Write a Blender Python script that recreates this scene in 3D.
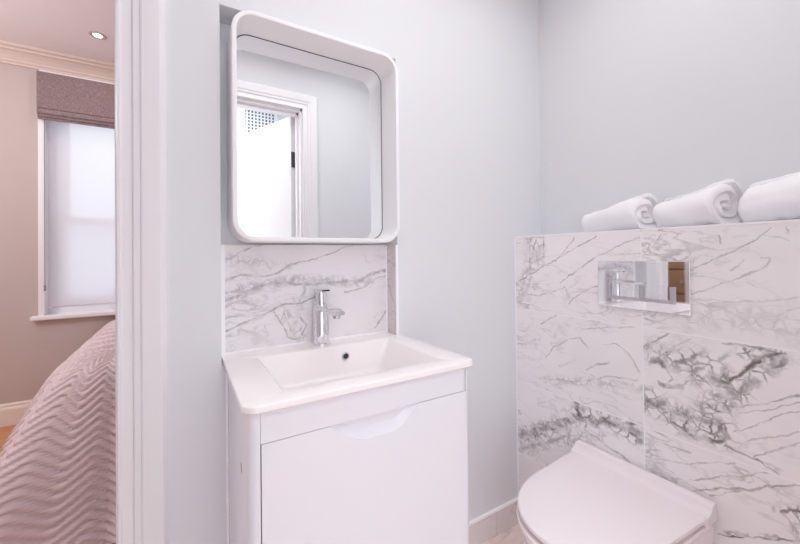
import bpy, bmesh, math, random
from mathutils import Vector, Matrix, noise

for o in list(bpy.data.objects):
    bpy.data.objects.remove(o)
SC = bpy.context.scene
COL = SC.collection
PI = math.pi

# ------------------------------------------------------------------ camera
FOC, YAW, PITCH, ROLL, CYP = 361.77, .5419, .0089, -.0106, 251.0
CAM_Z = 1.12
cam_data = bpy.data.cameras.new('camera')
cam_data.sensor_fit = 'HORIZONTAL'
cam_data.sensor_width = 36
cam_data.lens = FOC * 36 / 800
cam_data.shift_y = -(272 - CYP) / 800
cam_data.clip_start = .01
cam = bpy.data.objects.new('camera', cam_data)
COL.objects.link(cam)
r0 = Vector((math.cos(YAW), -math.sin(YAW), 0)); f0 = Vector((math.sin(YAW), math.cos(YAW), 0)); u0 = Vector((0, 0, 1))
f2 = f0 * math.cos(PITCH) + u0 * math.sin(PITCH); u2 = u0 * math.cos(PITCH) - f0 * math.sin(PITCH)
r2 = r0 * math.cos(ROLL) + u2 * math.sin(ROLL); u3 = u2 * math.cos(ROLL) - r0 * math.sin(ROLL)
cam.matrix_world = Matrix(((r2.x, u3.x, -f2.x, 0), (r2.y, u3.y, -f2.y, 0), (r2.z, u3.z, -f2.z, CAM_Z), (0, 0, 0, 1)))
SC.camera = cam

# ------------------------------------------------------------------ world, lights, exposure
SC.view_settings.view_transform = 'Standard'
SC.view_settings.look = 'None'
SC.view_settings.gamma = 1
SC.view_settings.use_curve_mapping = False
SC.view_settings.exposure = -0.20
SC.cycles.max_bounces = 18
SC.cycles.diffuse_bounces = 12
w = bpy.data.worlds.new('daylight'); SC.world = w; w.use_nodes = True
bg = w.node_tree.nodes['Background']
bg.inputs[0].default_value = (.86, .91, 1, 1); bg.inputs[1].default_value = 1.75

def lamp(name, kind, loc, power, color, size=.5, size_y=None, rot=(0, 0, 0), spread=PI):
    d = bpy.data.lights.new(name, kind); d.energy = power; d.color = color
    if kind == 'AREA':
        d.shape = 'RECTANGLE' if size_y else 'DISK'; d.size = size
        if size_y: d.size_y = size_y
        d.spread = spread
    else:
        d.shadow_soft_size = size
    o = bpy.data.objects.new(name, d); COL.objects.link(o); o.location = loc; o.rotation_euler = rot
    return o
WARM = (.96, .95, .94); COOL = (.89, .975, 1)
lamp('bathroom_ceiling_light', 'AREA', (.30, .46, 2.385), 3.5, WARM, .5, spread=2.8)
lamp('bathroom_ceiling_light', 'AREA', (.88, .46, 2.385), 3.5, WARM, .5, spread=2.8)
lamp('hallway_ceiling_light', 'AREA', (.15, -.55, 2.385), 10, COOL, .7)
lamp('hallway_fill_light', 'AREA', (-.22, -.99, 1.08), 12.5, COOL, .95, 1.9, (PI / 2, 0, PI))  # added frontal fill from behind the camera; no window is built here
lamp('bedroom_fill_light', 'POINT', (-1.7, 2.1, 2.05), 50, (.95, .97, 1), .14)  # added unseen fill to brighten bedroom walls and ceiling; no lamp fitting
lamp('bedroom_downlight_glow', 'AREA', (-.46, 2.98, 2.53), 2.0, (1, .90, .80), .1)

# ------------------------------------------------------------------ helpers
def lin(r, g, b):
    f = lambda c: (c / 255 / 12.92) if c / 255 <= .04045 else ((c / 255 + .055) / 1.055) ** 2.4
    return (f(r), f(g), f(b), 1)

def mat(name, col, rough=.5, metal=0, bump=0, bscale=200, spec=.5, coat=0):
    m = bpy.data.materials.new(name); m.use_nodes = True
    nt = m.node_tree; p = nt.nodes['Principled BSDF']
    p.inputs['Base Color'].default_value = col; p.inputs['Roughness'].default_value = rough
    p.inputs['Metallic'].default_value = metal; p.inputs['Specular IOR Level'].default_value = spec
    p.inputs['Coat Weight'].default_value = coat
    if bump:
        tc = nt.nodes.new('ShaderNodeTexCoord'); n = nt.nodes.new('ShaderNodeTexNoise'); b = nt.nodes.new('ShaderNodeBump')
        n.inputs['Scale'].default_value = bscale; n.inputs['Detail'].default_value = 4
        b.inputs['Strength'].default_value = bump; b.inputs['Distance'].default_value = .002
        nt.links.new(tc.outputs['Object'], n.inputs['Vector']); nt.links.new(n.outputs[0], b.inputs['Height'])
        nt.links.new(b.outputs[0], p.inputs['Normal'])
    return m

def link(name, me, m=None, parent=None, smooth=None):
    o = bpy.data.objects.new(name, me); COL.objects.link(o)
    if m is not None:
        for q in (m if isinstance(m, (list, tuple)) else [m]): me.materials.append(q)
    if smooth is not None:
        for p in me.polygons: p.use_smooth = True
        if smooth < PI: me.set_sharp_from_angle(angle=smooth)
    if parent: o.parent = parent
    return o

def obj(name, bm, m=None, parent=None, smooth=None, bevel=0, seg=2):
    bmesh.ops.recalc_face_normals(bm, faces=bm.faces)
    me = bpy.data.meshes.new(name); bm.to_mesh(me); bm.free()
    o = link(name, me, m, parent, smooth)
    if bevel:
        b = o.modifiers.new('bevel', 'BEVEL'); b.width = bevel; b.segments = seg; b.limit_method = 'ANGLE'; b.angle_limit = .6
        b.harden_normals = False
    return o

def thing(name, label, cat, loc=(0, 0, 0), group=None):
    o = bpy.data.objects.new(name, None); COL.objects.link(o); o.empty_display_size = .05
    o.location = loc
    tag(o, label, cat, group); return o

def tag(o, label, cat, group=None):
    o['label'] = label; o['category'] = cat
    if group: o['group'] = group
    return o

def struct(o, label=None, cat=None):
    o['kind'] = 'structure'
    if label: o['label'] = label
    if cat: o['category'] = cat
    return o

def keep(o, parent):
    """parent while the mesh stays where its world coordinates put it"""
    o.parent = parent
    o.matrix_parent_inverse = Matrix.Translation(-parent.location)
    return o

def box(bm, x0, x1, y0, y1, z0, z1, mi=0):
    v = [bm.verts.new(p) for p in ((x0, y0, z0), (x1, y0, z0), (x1, y1, z0), (x0, y1, z0), (x0, y0, z1), (x1, y0, z1), (x1, y1, z1), (x0, y1, z1))]
    for q in ((0, 3, 2, 1), (4, 5, 6, 7), (0, 1, 5, 4), (1, 2, 6, 5), (2, 3, 7, 6), (3, 0, 4, 7)):
        f = bm.faces.new([v[i] for i in q]); f.material_index = mi
    return v

def boxes(*bs):
    bm = bmesh.new()
    for b in bs: box(bm, *b)
    return bm

def loft(bm, rings, closed=True, cap0=True, cap1=True, mi=0):
    vs = [[bm.verts.new(p) for p in r] for r in rings]
    n = len(vs[0])
    for a, b in zip(vs[:-1], vs[1:]):
        for i in range(n if closed else n - 1):
            j = (i + 1) % n
            f = bm.faces.new((a[i], a[j], b[j], b[i])); f.material_index = mi
    if cap0: bm.faces.new(vs[0][::-1]).material_index = mi
    if cap1: bm.faces.new(vs[-1]).material_index = mi
    return vs

def rrect(x0, x1, y0, y1, r, n=8):
    """rounded rectangle, same point count for any radius"""
    r = max(r, 1e-4); pts = []
    for cx, cy, a in ((x1 - r, y0 + r, -PI / 2), (x1 - r, y1 - r, 0), (x0 + r, y1 - r, PI / 2), (x0 + r, y0 + r, PI)):
        for i in range(n + 1):
            t = a + PI / 2 * i / n; pts.append((cx + r * math.cos(t), cy + r * math.sin(t)))
    return pts

def lathe(bm, c, prof, n=32, axis='z'):
    rings = []
    for r, h in prof:
        ring = []
        for i in range(n):
            a = 2 * PI * i / n; x, y = r * math.cos(a), r * math.sin(a)
            ring.append({'z': (c[0] + x, c[1] + y, c[2] + h), 'y': (c[0] + x, c[1] + h, c[2] + y), 'x': (c[0] + h, c[1] + x, c[2] + y)}[axis])
        rings.append(ring)
    loft(bm, rings)

def tube(bm, pts, r, n=12):
    rings = []
    for i, p in enumerate(pts):
        p = Vector(p); d = (Vector(pts[min(i + 1, len(pts) - 1)]) - Vector(pts[max(i - 1, 0)])).normalized()
        a = d.orthogonal().normalized() if i == 0 else (a - d * a.dot(d)).normalized()
        b = d.cross(a)
        rings.append([p + (a * math.cos(2 * PI * k / n) + b * math.sin(2 * PI * k / n)) * r for k in range(n)])
    loft(bm, rings)

def sstep(a, b, x):
    t = min(1, max(0, (x - a) / (b - a))); return t * t * (3 - 2 * t)

# ------------------------------------------------------------------ vein lines of the marble, in metres on each slab
VEINS = {
 'A': [
  ([(0.977, 1.180), (0.978, 1.111), (0.981, 1.071), (0.974, 1.051)], 0.0044, 0.8),
  ([(0.915, 1.169), (0.912, 1.111), (0.969, 1.079), (0.984, 1.051)], 0.004, 0.7),
  ([(0.948, 1.171), (0.963, 1.135)], 0.0048, 0.6),
  ([(1.040, 0.999), (0.979, 1.035), (0.908, 1.069), (0.843, 1.103), (0.783, 1.136), (0.702, 1.174)], 0.0036, 0.75),
  ([(0.864, 1.088), (0.822, 1.129), (0.786, 1.171)], 0.004, 0.5),
  ([(0.844, 1.007), (0.784, 1.050), (0.721, 1.093), (0.669, 1.120), (0.612, 1.148), (0.569, 1.163)], 0.0047, 0.5),
  ([(0.928, 0.955), (0.866, 0.976), (0.824, 0.994), (0.805, 0.948)], 0.0044, 0.45),
  ([(0.809, 0.937), (0.755, 0.981), (0.705, 1.006)], 0.0042, 0.45),
  ([(1.041, 0.941), (0.980, 0.954), (0.928, 0.951)], 0.0048, 0.35),
  ([(1.037, 0.916), (0.995, 0.977)], 0.012, 0.35),
  ([(0.660, 1.107), (0.613, 1.116), (0.569, 1.113)], 0.0045, 0.3),
 ],
 'C': [
  ([(0.909, 0.718), (0.878, 0.759), (0.827, 0.796), (0.769, 0.822), (0.740, 0.789)], 0.0052, 0.5),
  ([(0.745, 0.712), (0.709, 0.739), (0.665, 0.760)], 0.0056, 0.5),
  ([(0.688, 0.811), (0.648, 0.825), (0.618, 0.809), (0.594, 0.784), (0.580, 0.750)], 0.0039, 0.5),
  ([(0.915, 0.632), (0.810, 0.652), (0.734, 0.681), (0.666, 0.714), (0.584, 0.725)], 0.0052, 0.42),
  ([(0.734, 0.698), (0.667, 0.681), (0.576, 0.693)], 0.0042, 0.42),
  ([(0.768, 0.850), (0.664, 0.871), (0.573, 0.890)], 0.0036, 0.38),
  ([(0.930, 0.842), (0.863, 0.882)], 0.0045, 0.5),
  ([(1.024, 0.740), (0.959, 0.774)], 0.008, 0.25),
  ([(0.849, 0.699), (0.789, 0.736)], 0.008, 0.2),
 ],
 'E': [
  ([(1.057, 0.349), (0.990, 0.393), (0.918, 0.442), (0.853, 0.483), (0.792, 0.529), (0.737, 0.536), (0.685, 0.560), (0.622, 0.562), (0.572, 0.558)], 0.02, 0.62),
  ([(0.784, 0.581), (0.777, 0.545)], 0.016, 0.95),
  ([(0.712, 0.580), (0.695, 0.559), (0.652, 0.562), (0.592, 0.587)], 0.0075, 0.85),
  ([(1.042, 0.301), (0.966, 0.355), (0.897, 0.398), (0.833, 0.444)], 0.012, 0.5),
  ([(0.755, 0.501), (0.703, 0.489), (0.638, 0.469), (0.579, 0.451)], 0.006, 0.5),
  ([(0.869, 0.529), (0.865, 0.486)], 0.0062, 0.4),
  ([(0.812, 0.496), (0.821, 0.420)], 0.008, 0.5),
  ([(0.736, 0.560), (0.752, 0.510)], 0.008, 0.6),
 ],
 'B': [
  ([(0.555, 1.116), (0.528, 1.139), (0.514, 1.171)], 0.0042, 0.5),
  ([(0.438, 1.074), (0.388, 1.096), (0.347, 1.122), (0.310, 1.146), (0.283, 1.173)], 0.0039, 0.5),
  ([(0.377, 1.156), (0.373, 1.140)], 0.004, 0.55),
  ([(0.255, 1.171), (0.252, 1.157)], 0.004, 0.5),
  ([(0.439, 1.000), (0.378, 1.034), (0.329, 1.059), (0.293, 1.078), (0.284, 1.102), (0.301, 1.102)], 0.0042, 0.4),
  ([(0.444, 0.972), (0.340, 0.991), (0.236, 1.011)], 0.004, 0.28),
  ([(0.358, 1.071), (0.329, 1.097)], 0.0045, 0.4),
  ([(0.417, 1.155), (0.415, 1.144)], 0.003, 0.4),
  ([(0.545, 0.921), (0.492, 0.946)], 0.0045, 0.3),
  ([(0.545, 0.900), (0.480, 0.936), (0.444, 0.958)], 0.0045, 0.3),
  ([(0.331, 0.952), (0.277, 0.965), (0.237, 0.989)], 0.0042, 0.3),
  ([(0.341, 0.921), (0.303, 0.956)], 0.0028, 0.25),
  ([(0.292, 1.157), (0.250, 1.143)], 0.0026, 0.3),
 ],
 'D': [
  ([(0.562, 0.831), (0.532, 0.858), (0.498, 0.882)], 0.0054, 0.6),
  ([(0.547, 0.789), (0.520, 0.802), (0.510, 0.787)], 0.012, 0.85),
  ([(0.482, 0.805), (0.446, 0.822), (0.413, 0.849)], 0.009, 0.75),
  ([(0.521, 0.734), (0.501, 0.732), (0.471, 0.738)], 0.0105, 0.95),
  ([(0.471, 0.741), (0.436, 0.773)], 0.0045, 0.5),
  ([(0.407, 0.784), (0.386, 0.780), (0.366, 0.778)], 0.012, 0.85),
  ([(0.362, 0.787), (0.333, 0.818), (0.314, 0.842), (0.296, 0.866), (0.270, 0.881)], 0.007, 0.95),
  ([(0.377, 0.878), (0.351, 0.884), (0.304, 0.881), (0.262, 0.879)], 0.0056, 0.85),
  ([(0.262, 0.879), (0.271, 0.851), (0.296, 0.832)], 0.009, 0.8),
  ([(0.393, 0.741), (0.363, 0.738), (0.333, 0.773), (0.314, 0.803)], 0.012, 0.6),
  ([(0.426, 0.690), (0.393, 0.712), (0.343, 0.725), (0.289, 0.758), (0.239, 0.791)], 0.0042, 0.6),
  ([(0.562, 0.665), (0.522, 0.664), (0.472, 0.659), (0.426, 0.663), (0.384, 0.666)], 0.012, 0.65),
  ([(0.461, 0.621), (0.438, 0.612), (0.384, 0.624), (0.370, 0.641), (0.384, 0.658)], 0.01, 0.9),
  ([(0.426, 0.703), (0.415, 0.680)], 0.008, 0.8),
  ([(0.344, 0.712), (0.289, 0.739), (0.240, 0.775)], 0.0026, 0.5),
  ([(0.354, 0.660), (0.289, 0.715), (0.240, 0.757)], 0.0026, 0.5),
  ([(0.374, 0.616), (0.336, 0.611), (0.308, 0.607), (0.283, 0.595)], 0.0048, 0.7),
  ([(0.317, 0.614), (0.282, 0.648), (0.241, 0.682)], 0.0042, 0.5),
  ([(0.335, 0.648), (0.281, 0.681), (0.241, 0.707)], 0.0039, 0.35),
  ([(0.567, 0.684), (0.548, 0.663), (0.563, 0.634)], 0.0079, 0.6),
  ([(0.489, 0.846), (0.441, 0.881)], 0.003, 0.4),
  ([(0.385, 0.829), (0.357, 0.862)], 0.0075, 0.45),
  ([(0.510, 0.787), (0.490, 0.758), (0.501, 0.732)], 0.0039, 0.5),
  ([(0.436, 0.773), (0.414, 0.742), (0.426, 0.703)], 0.0045, 0.5),
  ([(0.366, 0.778), (0.372, 0.748), (0.393, 0.715)], 0.006, 0.5),
 ],
 'F': [
  ([(0.570, 0.501), (0.524, 0.508), (0.451, 0.535), (0.355, 0.581)], 0.0042, 0.4),
  ([(0.451, 0.488), (0.365, 0.541), (0.291, 0.589)], 0.0042, 0.5),
  ([(0.500, 0.413), (0.452, 0.455), (0.386, 0.499), (0.328, 0.528), (0.242, 0.587)], 0.0048, 0.7),
  ([(0.407, 0.466), (0.356, 0.508), (0.322, 0.529)], 0.0042, 0.5),
  ([(0.392, 0.381), (0.339, 0.406), (0.285, 0.434), (0.244, 0.461)], 0.0044, 0.9),
  ([(0.274, 0.504), (0.256, 0.520), (0.243, 0.525)], 0.006, 0.9),
  ([(0.271, 0.504), (0.259, 0.492), (0.250, 0.480), (0.249, 0.463)], 0.006, 0.9),
  ([(0.538, 0.487), (0.512, 0.462)], 0.015, 0.4),
  ([(0.556, 0.553), (0.511, 0.561), (0.450, 0.565)], 0.006, 0.4),
 ],
 'Dx': [
  ([(0.533, 0.822), (0.458, 0.811), (0.424, 0.785)], 0.042, 0.8),
  ([(0.548, 0.675), (0.472, 0.645), (0.384, 0.648)], 0.0506, 0.9),
  ([(0.424, 0.825), (0.352, 0.767), (0.415, 0.680)], 0.042, 0.8),
  ([(0.332, 0.873), (0.274, 0.867), (0.333, 0.785)], 0.027, 0.8),
 ],
 'Ex': [
  ([(1.067, 0.344), (0.919, 0.434), (0.781, 0.544), (0.668, 0.563), (0.572, 0.552)], 0.04, 0.9),
  ([(1.042, 0.293), (0.854, 0.424), (0.702, 0.506)], 0.028, 0.5),
 ],
 'Ax': [
  ([(0.977, 1.180), (0.973, 1.071), (1.036, 0.945)], 0.0371, 0.55),
  ([(0.929, 1.178), (0.931, 1.084)], 0.028, 0.45),
 ],
 'Fx': [
  ([(0.275, 0.506), (0.243, 0.525), (0.249, 0.463)], 0.018, 0.8),
  ([(0.550, 0.540), (0.520, 0.452)], 0.03, 0.5),
  ([(0.378, 0.390), (0.260, 0.455)], 0.008, 0.6),
 ],
 'Cx': [
  ([(0.915, 0.628), (0.735, 0.674), (0.576, 0.703)], 0.02, 0.4),
 ],
 'Bx': [
  ([(0.445, 0.930), (0.321, 0.954), (0.237, 0.939)], 0.042, 0.25),
 ],
 'Nx': [
  ([(0.141, 1.023), (0.282, 1.045), (0.554, 1.025)], 0.022, 0.5),
  ([(0.251, 0.956), (0.311, 0.873)], 0.03, 0.4),
  ([(0.115, 1.114), (0.282, 1.081)], 0.02, 0.35),
 ],
 'N': [
  ([(0.105, 1.053), (0.141, 1.065), (0.181, 1.061), (0.223, 1.062), (0.252, 1.070), (0.282, 1.091), (0.313, 1.099)], 0.0068, 0.5),
  ([(0.107, 0.997), (0.154, 1.016), (0.195, 1.031), (0.238, 1.041), (0.312, 1.031), (0.376, 1.031), (0.444, 1.031), (0.516, 1.034), (0.562, 1.053), (0.625, 1.068)], 0.0081, 0.55),
  ([(0.461, 0.997), (0.516, 1.007), (0.573, 1.035), (0.625, 1.047)], 0.0056, 0.45),
  ([(0.107, 0.910), (0.154, 0.930), (0.208, 0.945), (0.252, 0.968), (0.312, 0.972), (0.376, 0.993)], 0.0056, 0.6),
  ([(0.234, 0.951), (0.260, 0.910), (0.275, 0.869), (0.302, 0.862)], 0.0046, 0.7),
  ([(0.266, 0.945), (0.281, 0.892), (0.302, 0.862)], 0.0037, 0.5),
  ([(0.312, 0.926), (0.333, 0.902), (0.317, 0.873)], 0.0056, 0.6),
  ([(0.108, 1.109), (0.142, 1.131), (0.182, 1.148), (0.224, 1.158)], 0.0056, 0.42),
  ([(0.252, 1.070), (0.313, 1.099), (0.394, 1.117), (0.463, 1.146), (0.536, 1.163)], 0.004, 0.48),
  ([(0.571, 0.865), (0.603, 0.907), (0.623, 0.930)], 0.0056, 0.6),
  ([(0.208, 0.916), (0.214, 0.885)], 0.0037, 0.3),
  ([(0.313, 1.059), (0.331, 1.011), (0.312, 0.981)], 0.0077, 0.35),
 ],
}

# ------------------------------------------------------------------ materials
M_WALL = mat('wall_paint', lin(226, 227, 230), .6, bump=.05, bscale=300, spec=.3)
M_CEIL = mat('ceiling_paint', lin(240, 240, 242), .7, spec=.2)
M_WOODWHITE = mat('white_eggshell', lin(240, 238, 240), .4, spec=.4)
M_CERAMIC = mat('white_ceramic', lin(247, 240, 240), .13, spec=.5)
M_LACQUER = mat('white_lacquer', lin(238, 237, 243), .22, spec=.5)
M_FRAME = mat('white_mirror_frame', lin(244, 242, 243), .38, spec=.4)
M_TRIM = mat('white_trim', lin(254, 252, 254), .4)
M_CHROME = mat('chrome', (.86, .86, .88, 1), .05, 1)
M_PLATE = mat('polished_chrome_plate', (.88, .88, .90, 1), .03, 1)
M_CHROME_EDGE = mat('satin_chrome', (.60, .60, .64, 1), .28, 1)
M_GLASS_MIRROR = mat('mirror_silver', (.93, .95, .96, 1), 0, 1)
M_DARK = mat('gap_shade', lin(60, 56, 58), .6)  # dark colour stands in for shade inside gap and hole
M_BED_WALL = mat('beige_paint', lin(198, 185, 181), .7, spec=.2, bump=.05, bscale=250)
M_BED_CEIL = mat('warm_white_ceiling', lin(244, 236, 236), .8, spec=.2)
M_TOWEL = mat('white_terry', lin(253, 251, 252), .95, bump=.8, bscale=420, spec=.1)
M_SCREW = mat('grey_cap', lin(170, 158, 158), .5)

def vein_group():
    g = bpy.data.node_groups.new('vein_segment', 'ShaderNodeTree')
    for nm, t in (('P', 'NodeSocketVector'), ('A', 'NodeSocketVector'), ('BA', 'NodeSocketVector'), ('InvL2', 'NodeSocketFloat'), ('W', 'NodeSocketFloat'), ('S', 'NodeSocketFloat'), ('Prev', 'NodeSocketFloat'), ('Wn', 'NodeSocketFloat')):
        g.interface.new_socket(nm, in_out='INPUT', socket_type=t)
    g.interface.new_socket('I', in_out='OUTPUT', socket_type='NodeSocketFloat')
    g.interface.new_socket('Pout', in_out='OUTPUT', socket_type='NodeSocketVector')
    N, L = g.nodes, g.links
    gi, go = N.new('NodeGroupInput'), N.new('NodeGroupOutput')
    def vm(op, **k):
        n = N.new('ShaderNodeVectorMath'); n.operation = op; return n
    def ma(op, clamp=False):
        n = N.new('ShaderNodeMath'); n.operation = op; n.use_clamp = clamp; return n
    pa = vm('SUBTRACT'); L.new(gi.outputs['P'], pa.inputs[0]); L.new(gi.outputs['A'], pa.inputs[1])
    dt = vm('DOT_PRODUCT'); L.new(pa.outputs[0], dt.inputs[0]); L.new(gi.outputs['BA'], dt.inputs[1])
    h = ma('MULTIPLY', True); L.new(dt.outputs['Value'], h.inputs[0]); L.new(gi.outputs['InvL2'], h.inputs[1])
    sc = vm('SCALE'); L.new(gi.outputs['BA'], sc.inputs[0]); L.new(h.outputs[0], sc.inputs['Scale'])
    df = vm('SUBTRACT'); L.new(pa.outputs[0], df.inputs[0]); L.new(sc.outputs[0], df.inputs[1])
    ln = vm('LENGTH'); L.new(df.outputs[0], ln.inputs[0])
    dv = ma('DIVIDE'); L.new(ln.outputs['Value'], dv.inputs[0])
    ww = ma('MULTIPLY'); L.new(gi.outputs['W'], ww.inputs[0]); L.new(gi.outputs['Wn'], ww.inputs[1]); L.new(ww.outputs[0], dv.inputs[1])
    mr = N.new('ShaderNodeMapRange'); mr.interpolation_type = 'SMOOTHSTEP'
    mr.inputs['From Min'].default_value = 1.25; mr.inputs['From Max'].default_value = .2
    L.new(dv.outputs[0], mr.inputs['Value'])
    mu = ma('MULTIPLY'); L.new(mr.outputs[0], mu.inputs[0]); L.new(gi.outputs['S'], mu.inputs[1])
    mx = ma('MAXIMUM'); L.new(mu.outputs[0], mx.inputs[0]); L.new(gi.outputs['Prev'], mx.inputs[1])
    L.new(mx.outputs[0], go.inputs['I'])
    ep = ma('MULTIPLY'); ep.inputs[1].default_value = 1e-7; L.new(mx.outputs[0], ep.inputs[0])       # keeps the chain in order
    ad = vm('ADD'); L.new(gi.outputs['P'], ad.inputs[0]); L.new(ep.outputs[0], ad.inputs[1]); L.new(ad.outputs[0], go.inputs['Pout'])
    return g
VG = vein_group()

def marble(name, key, comps, base=lin(247, 243, 244), dark=lin(106, 98, 95), fine=.32, seed=0., tilt=.6, warp=.016, rough=.3, gl=None):
    """white marble: hand-laid grey veins plus fine background veining; comps picks the two axes of the slab"""
    m = bpy.data.materials.new(name); m.use_nodes = True
    N, L = m.node_tree.nodes, m.node_tree.links; p = N['Principled BSDF']
    def ma(op, a=None, b=None, clamp=False):
        n = N.new('ShaderNodeMath'); n.operation = op; n.use_clamp = clamp
        for i, v in enumerate((a, b)):
            if v is None: continue
            if isinstance(v, (int, float)): n.inputs[i].default_value = v
            else: L.new(v, n.inputs[i])
        return n.outputs[0]
    tc = N.new('ShaderNodeTexCoord'); sx = N.new('ShaderNodeSeparateXYZ'); L.new(tc.outputs['Object'], sx.inputs[0])
    cb = N.new('ShaderNodeCombineXYZ'); L.new(sx.outputs[comps[0]], cb.inputs[0]); L.new(sx.outputs[comps[1]], cb.inputs[1])
    P = cb.outputs[0]
    off = N.new('ShaderNodeVectorMath'); off.operation = 'ADD'; L.new(P, off.inputs[0]); off.inputs[1].default_value = (seed * 3.1, seed * 1.7, seed)
    def noi(vec, scale, detail=3, out='Fac'):
        n = N.new('ShaderNodeTexNoise'); n.inputs['Scale'].default_value = scale; n.inputs['Detail'].default_value = detail
        L.new(vec, n.inputs['Vector']); return n.outputs['Color' if out == 'Color' else 0]
    def warpv(vec, src, amt):
        s = N.new('ShaderNodeVectorMath'); s.operation = 'SUBTRACT'; L.new(src, s.inputs[0]); s.inputs[1].default_value = (.5, .5, .5)
        f = N.new('ShaderNodeVectorMath'); f.operation = 'MULTIPLY'; L.new(s.outputs[0], f.inputs[0]); f.inputs[1].default_value = (amt, amt, 0)
        a = N.new('ShaderNodeVectorMath'); a.operation = 'ADD'; L.new(vec, a.inputs[0]); L.new(f.outputs[0], a.inputs[1]); return a.outputs[0]
    nz = noi(off.outputs[0], 22, 2, 'Color')
    Pw = warpv(warpv(P, nz, warp), noi(off.outputs[0], 70, 4, 'Color'), warp * .65)
    wn = ma('ADD', ma('MULTIPLY', noi(off.outputs[0], 45, 3), 1.9), -.15)
    brk = N.new('ShaderNodeMapRange'); L.new(noi(off.outputs[0], 38, 4), brk.inputs['Value'])
    brk.inputs['From Min'].default_value = .36; brk.inputs['From Max'].default_value = .58; brk.inputs['To Min'].default_value = .32; brk.inputs['To Max'].default_value = 1
    def chain(key, Pv, wv):
        acc = None
        for pts, w_, s_ in VEINS.get(key, ()):
            for (a, b) in zip(pts[:-1], pts[1:]):
                g = N.new('ShaderNodeGroup'); g.node_tree = VG
                ba = (b[0] - a[0], b[1] - a[1], 0)
                L.new(Pv, g.inputs['P']); g.inputs['A'].default_value = (a[0], a[1], 0); g.inputs['BA'].default_value = ba
                if isinstance(wv, float): g.inputs['Wn'].default_value = wv
                else: L.new(wv, g.inputs['Wn'])
                g.inputs['InvL2'].default_value = 1 / max(1e-8, ba[0] ** 2 + ba[1] ** 2)
                g.inputs['W'].default_value = w_ * (.8 if w_ < .007 else 1); g.inputs['S'].default_value = s_
                if acc is not None: L.new(acc, g.inputs['Prev'])
                acc = g.outputs[0]; Pv = g.outputs[1]
        return acc
    acc = chain(key, Pw, wn)
    if acc is not None: acc = ma('MULTIPLY', acc, brk.outputs[0])
    band = chain(key + 'x', P, 1.0)
    if band is not None:                 # brecciated zones: a web of broken dark lines and smudges
        vo = N.new('ShaderNodeTexVoronoi'); vo.feature = 'DISTANCE_TO_EDGE'; vo.inputs['Scale'].default_value = 34
        L.new(warpv(Pw, noi(off.outputs[0], 40, 3, 'Color'), .02), vo.inputs['Vector'])
        cr = N.new('ShaderNodeMapRange'); cr.interpolation_type = 'SMOOTHSTEP'; L.new(vo.outputs['Distance'], cr.inputs['Value'])
        cr.inputs['From Min'].default_value = .13; cr.inputs['From Max'].default_value = .0
        sm = N.new('ShaderNodeMapRange'); L.new(noi(Pw, 32, 4), sm.inputs['Value']); sm.inputs['From Min'].default_value = .50; sm.inputs['From Max'].default_value = .66
        web = ma('MAXIMUM', ma('MULTIPLY', cr.outputs[0], brk.outputs[0]), ma('MULTIPLY', sm.outputs[0], .75))
        bandi = ma('MULTIPLY', band, web)
        acc = bandi if acc is None else ma('MAXIMUM', acc, bandi)
    # fine directional veins
    mp = N.new('ShaderNodeMapping'); L.new(off.outputs[0], mp.inputs['Vector']); mp.inputs['Rotation'].default_value = (0, 0, tilt); mp.inputs['Scale'].default_value = (1, 2.6, 1)
    pw2 = warpv(mp.outputs[0], noi(mp.outputs[0], 9, 3, 'Color'), .12)
    def ridge(scale, width):
        n = noi(pw2, scale, 4); d = ma('ABSOLUTE', ma('SUBTRACT', n, .5))
        mr = N.new('ShaderNodeMapRange'); mr.interpolation_type = 'SMOOTHSTEP'; L.new(d, mr.inputs['Value'])
        mr.inputs['From Min'].default_value = width; mr.inputs['From Max'].default_value = 0; return mr.outputs[0]
    mask = N.new('ShaderNodeMapRange'); L.new(noi(off.outputs[0], 5.5, 2), mask.inputs['Value']); mask.inputs['From Min'].default_value = .42; mask.inputs['From Max'].default_value = .66
    fv = ma('MULTIPLY', ma('MAXIMUM', ridge(4.5, .022), ma('MULTIPLY', ridge(11, .03), .6)), ma('MULTIPLY', mask.outputs[0], fine))
    cloud = ma('MULTIPLY', ma('SUBTRACT', noi(off.outputs[0], 7, 4), .45, True), .2)
    tot = ma('ADD', fv, cloud, True)
    if acc is not None: tot = ma('MAXIMUM', tot, acc)
    mx = N.new('ShaderNodeMix'); mx.data_type = 'RGBA'; L.new(tot, mx.inputs[0])
    mx.inputs[6].default_value = base; mx.inputs[7].default_value = dark
    L.new(mx.outputs[2], p.inputs['Base Color']); p.inputs['Roughness'].default_value = rough; p.inputs['Specular IOR Level'].default_value = .3
    return m

# ------------------------------------------------------------------ key dimensions (metres; floor z = 0)
YW = 1.056          # face of the wall with the mirror
XT = 1.199          # face of the tiled cistern wall
XR = 1.374          # painted wall above the ledge
LEDGE = 1.189
H = 2.40
NX0, NX1, NZ0, NZ1, NYB = .087, .626, .8315, 1.786, 1.14      # niche
DX0, DX1, DZ = -.93, -.129, 2.03                            # bedroom doorway
BX0, BX1, BZ = -.13, .645, 2.03                            # doorway behind the camera
YB0, YB1 = -.02, -.14
BEDH, YWIN = 2.55, 3.46

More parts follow.
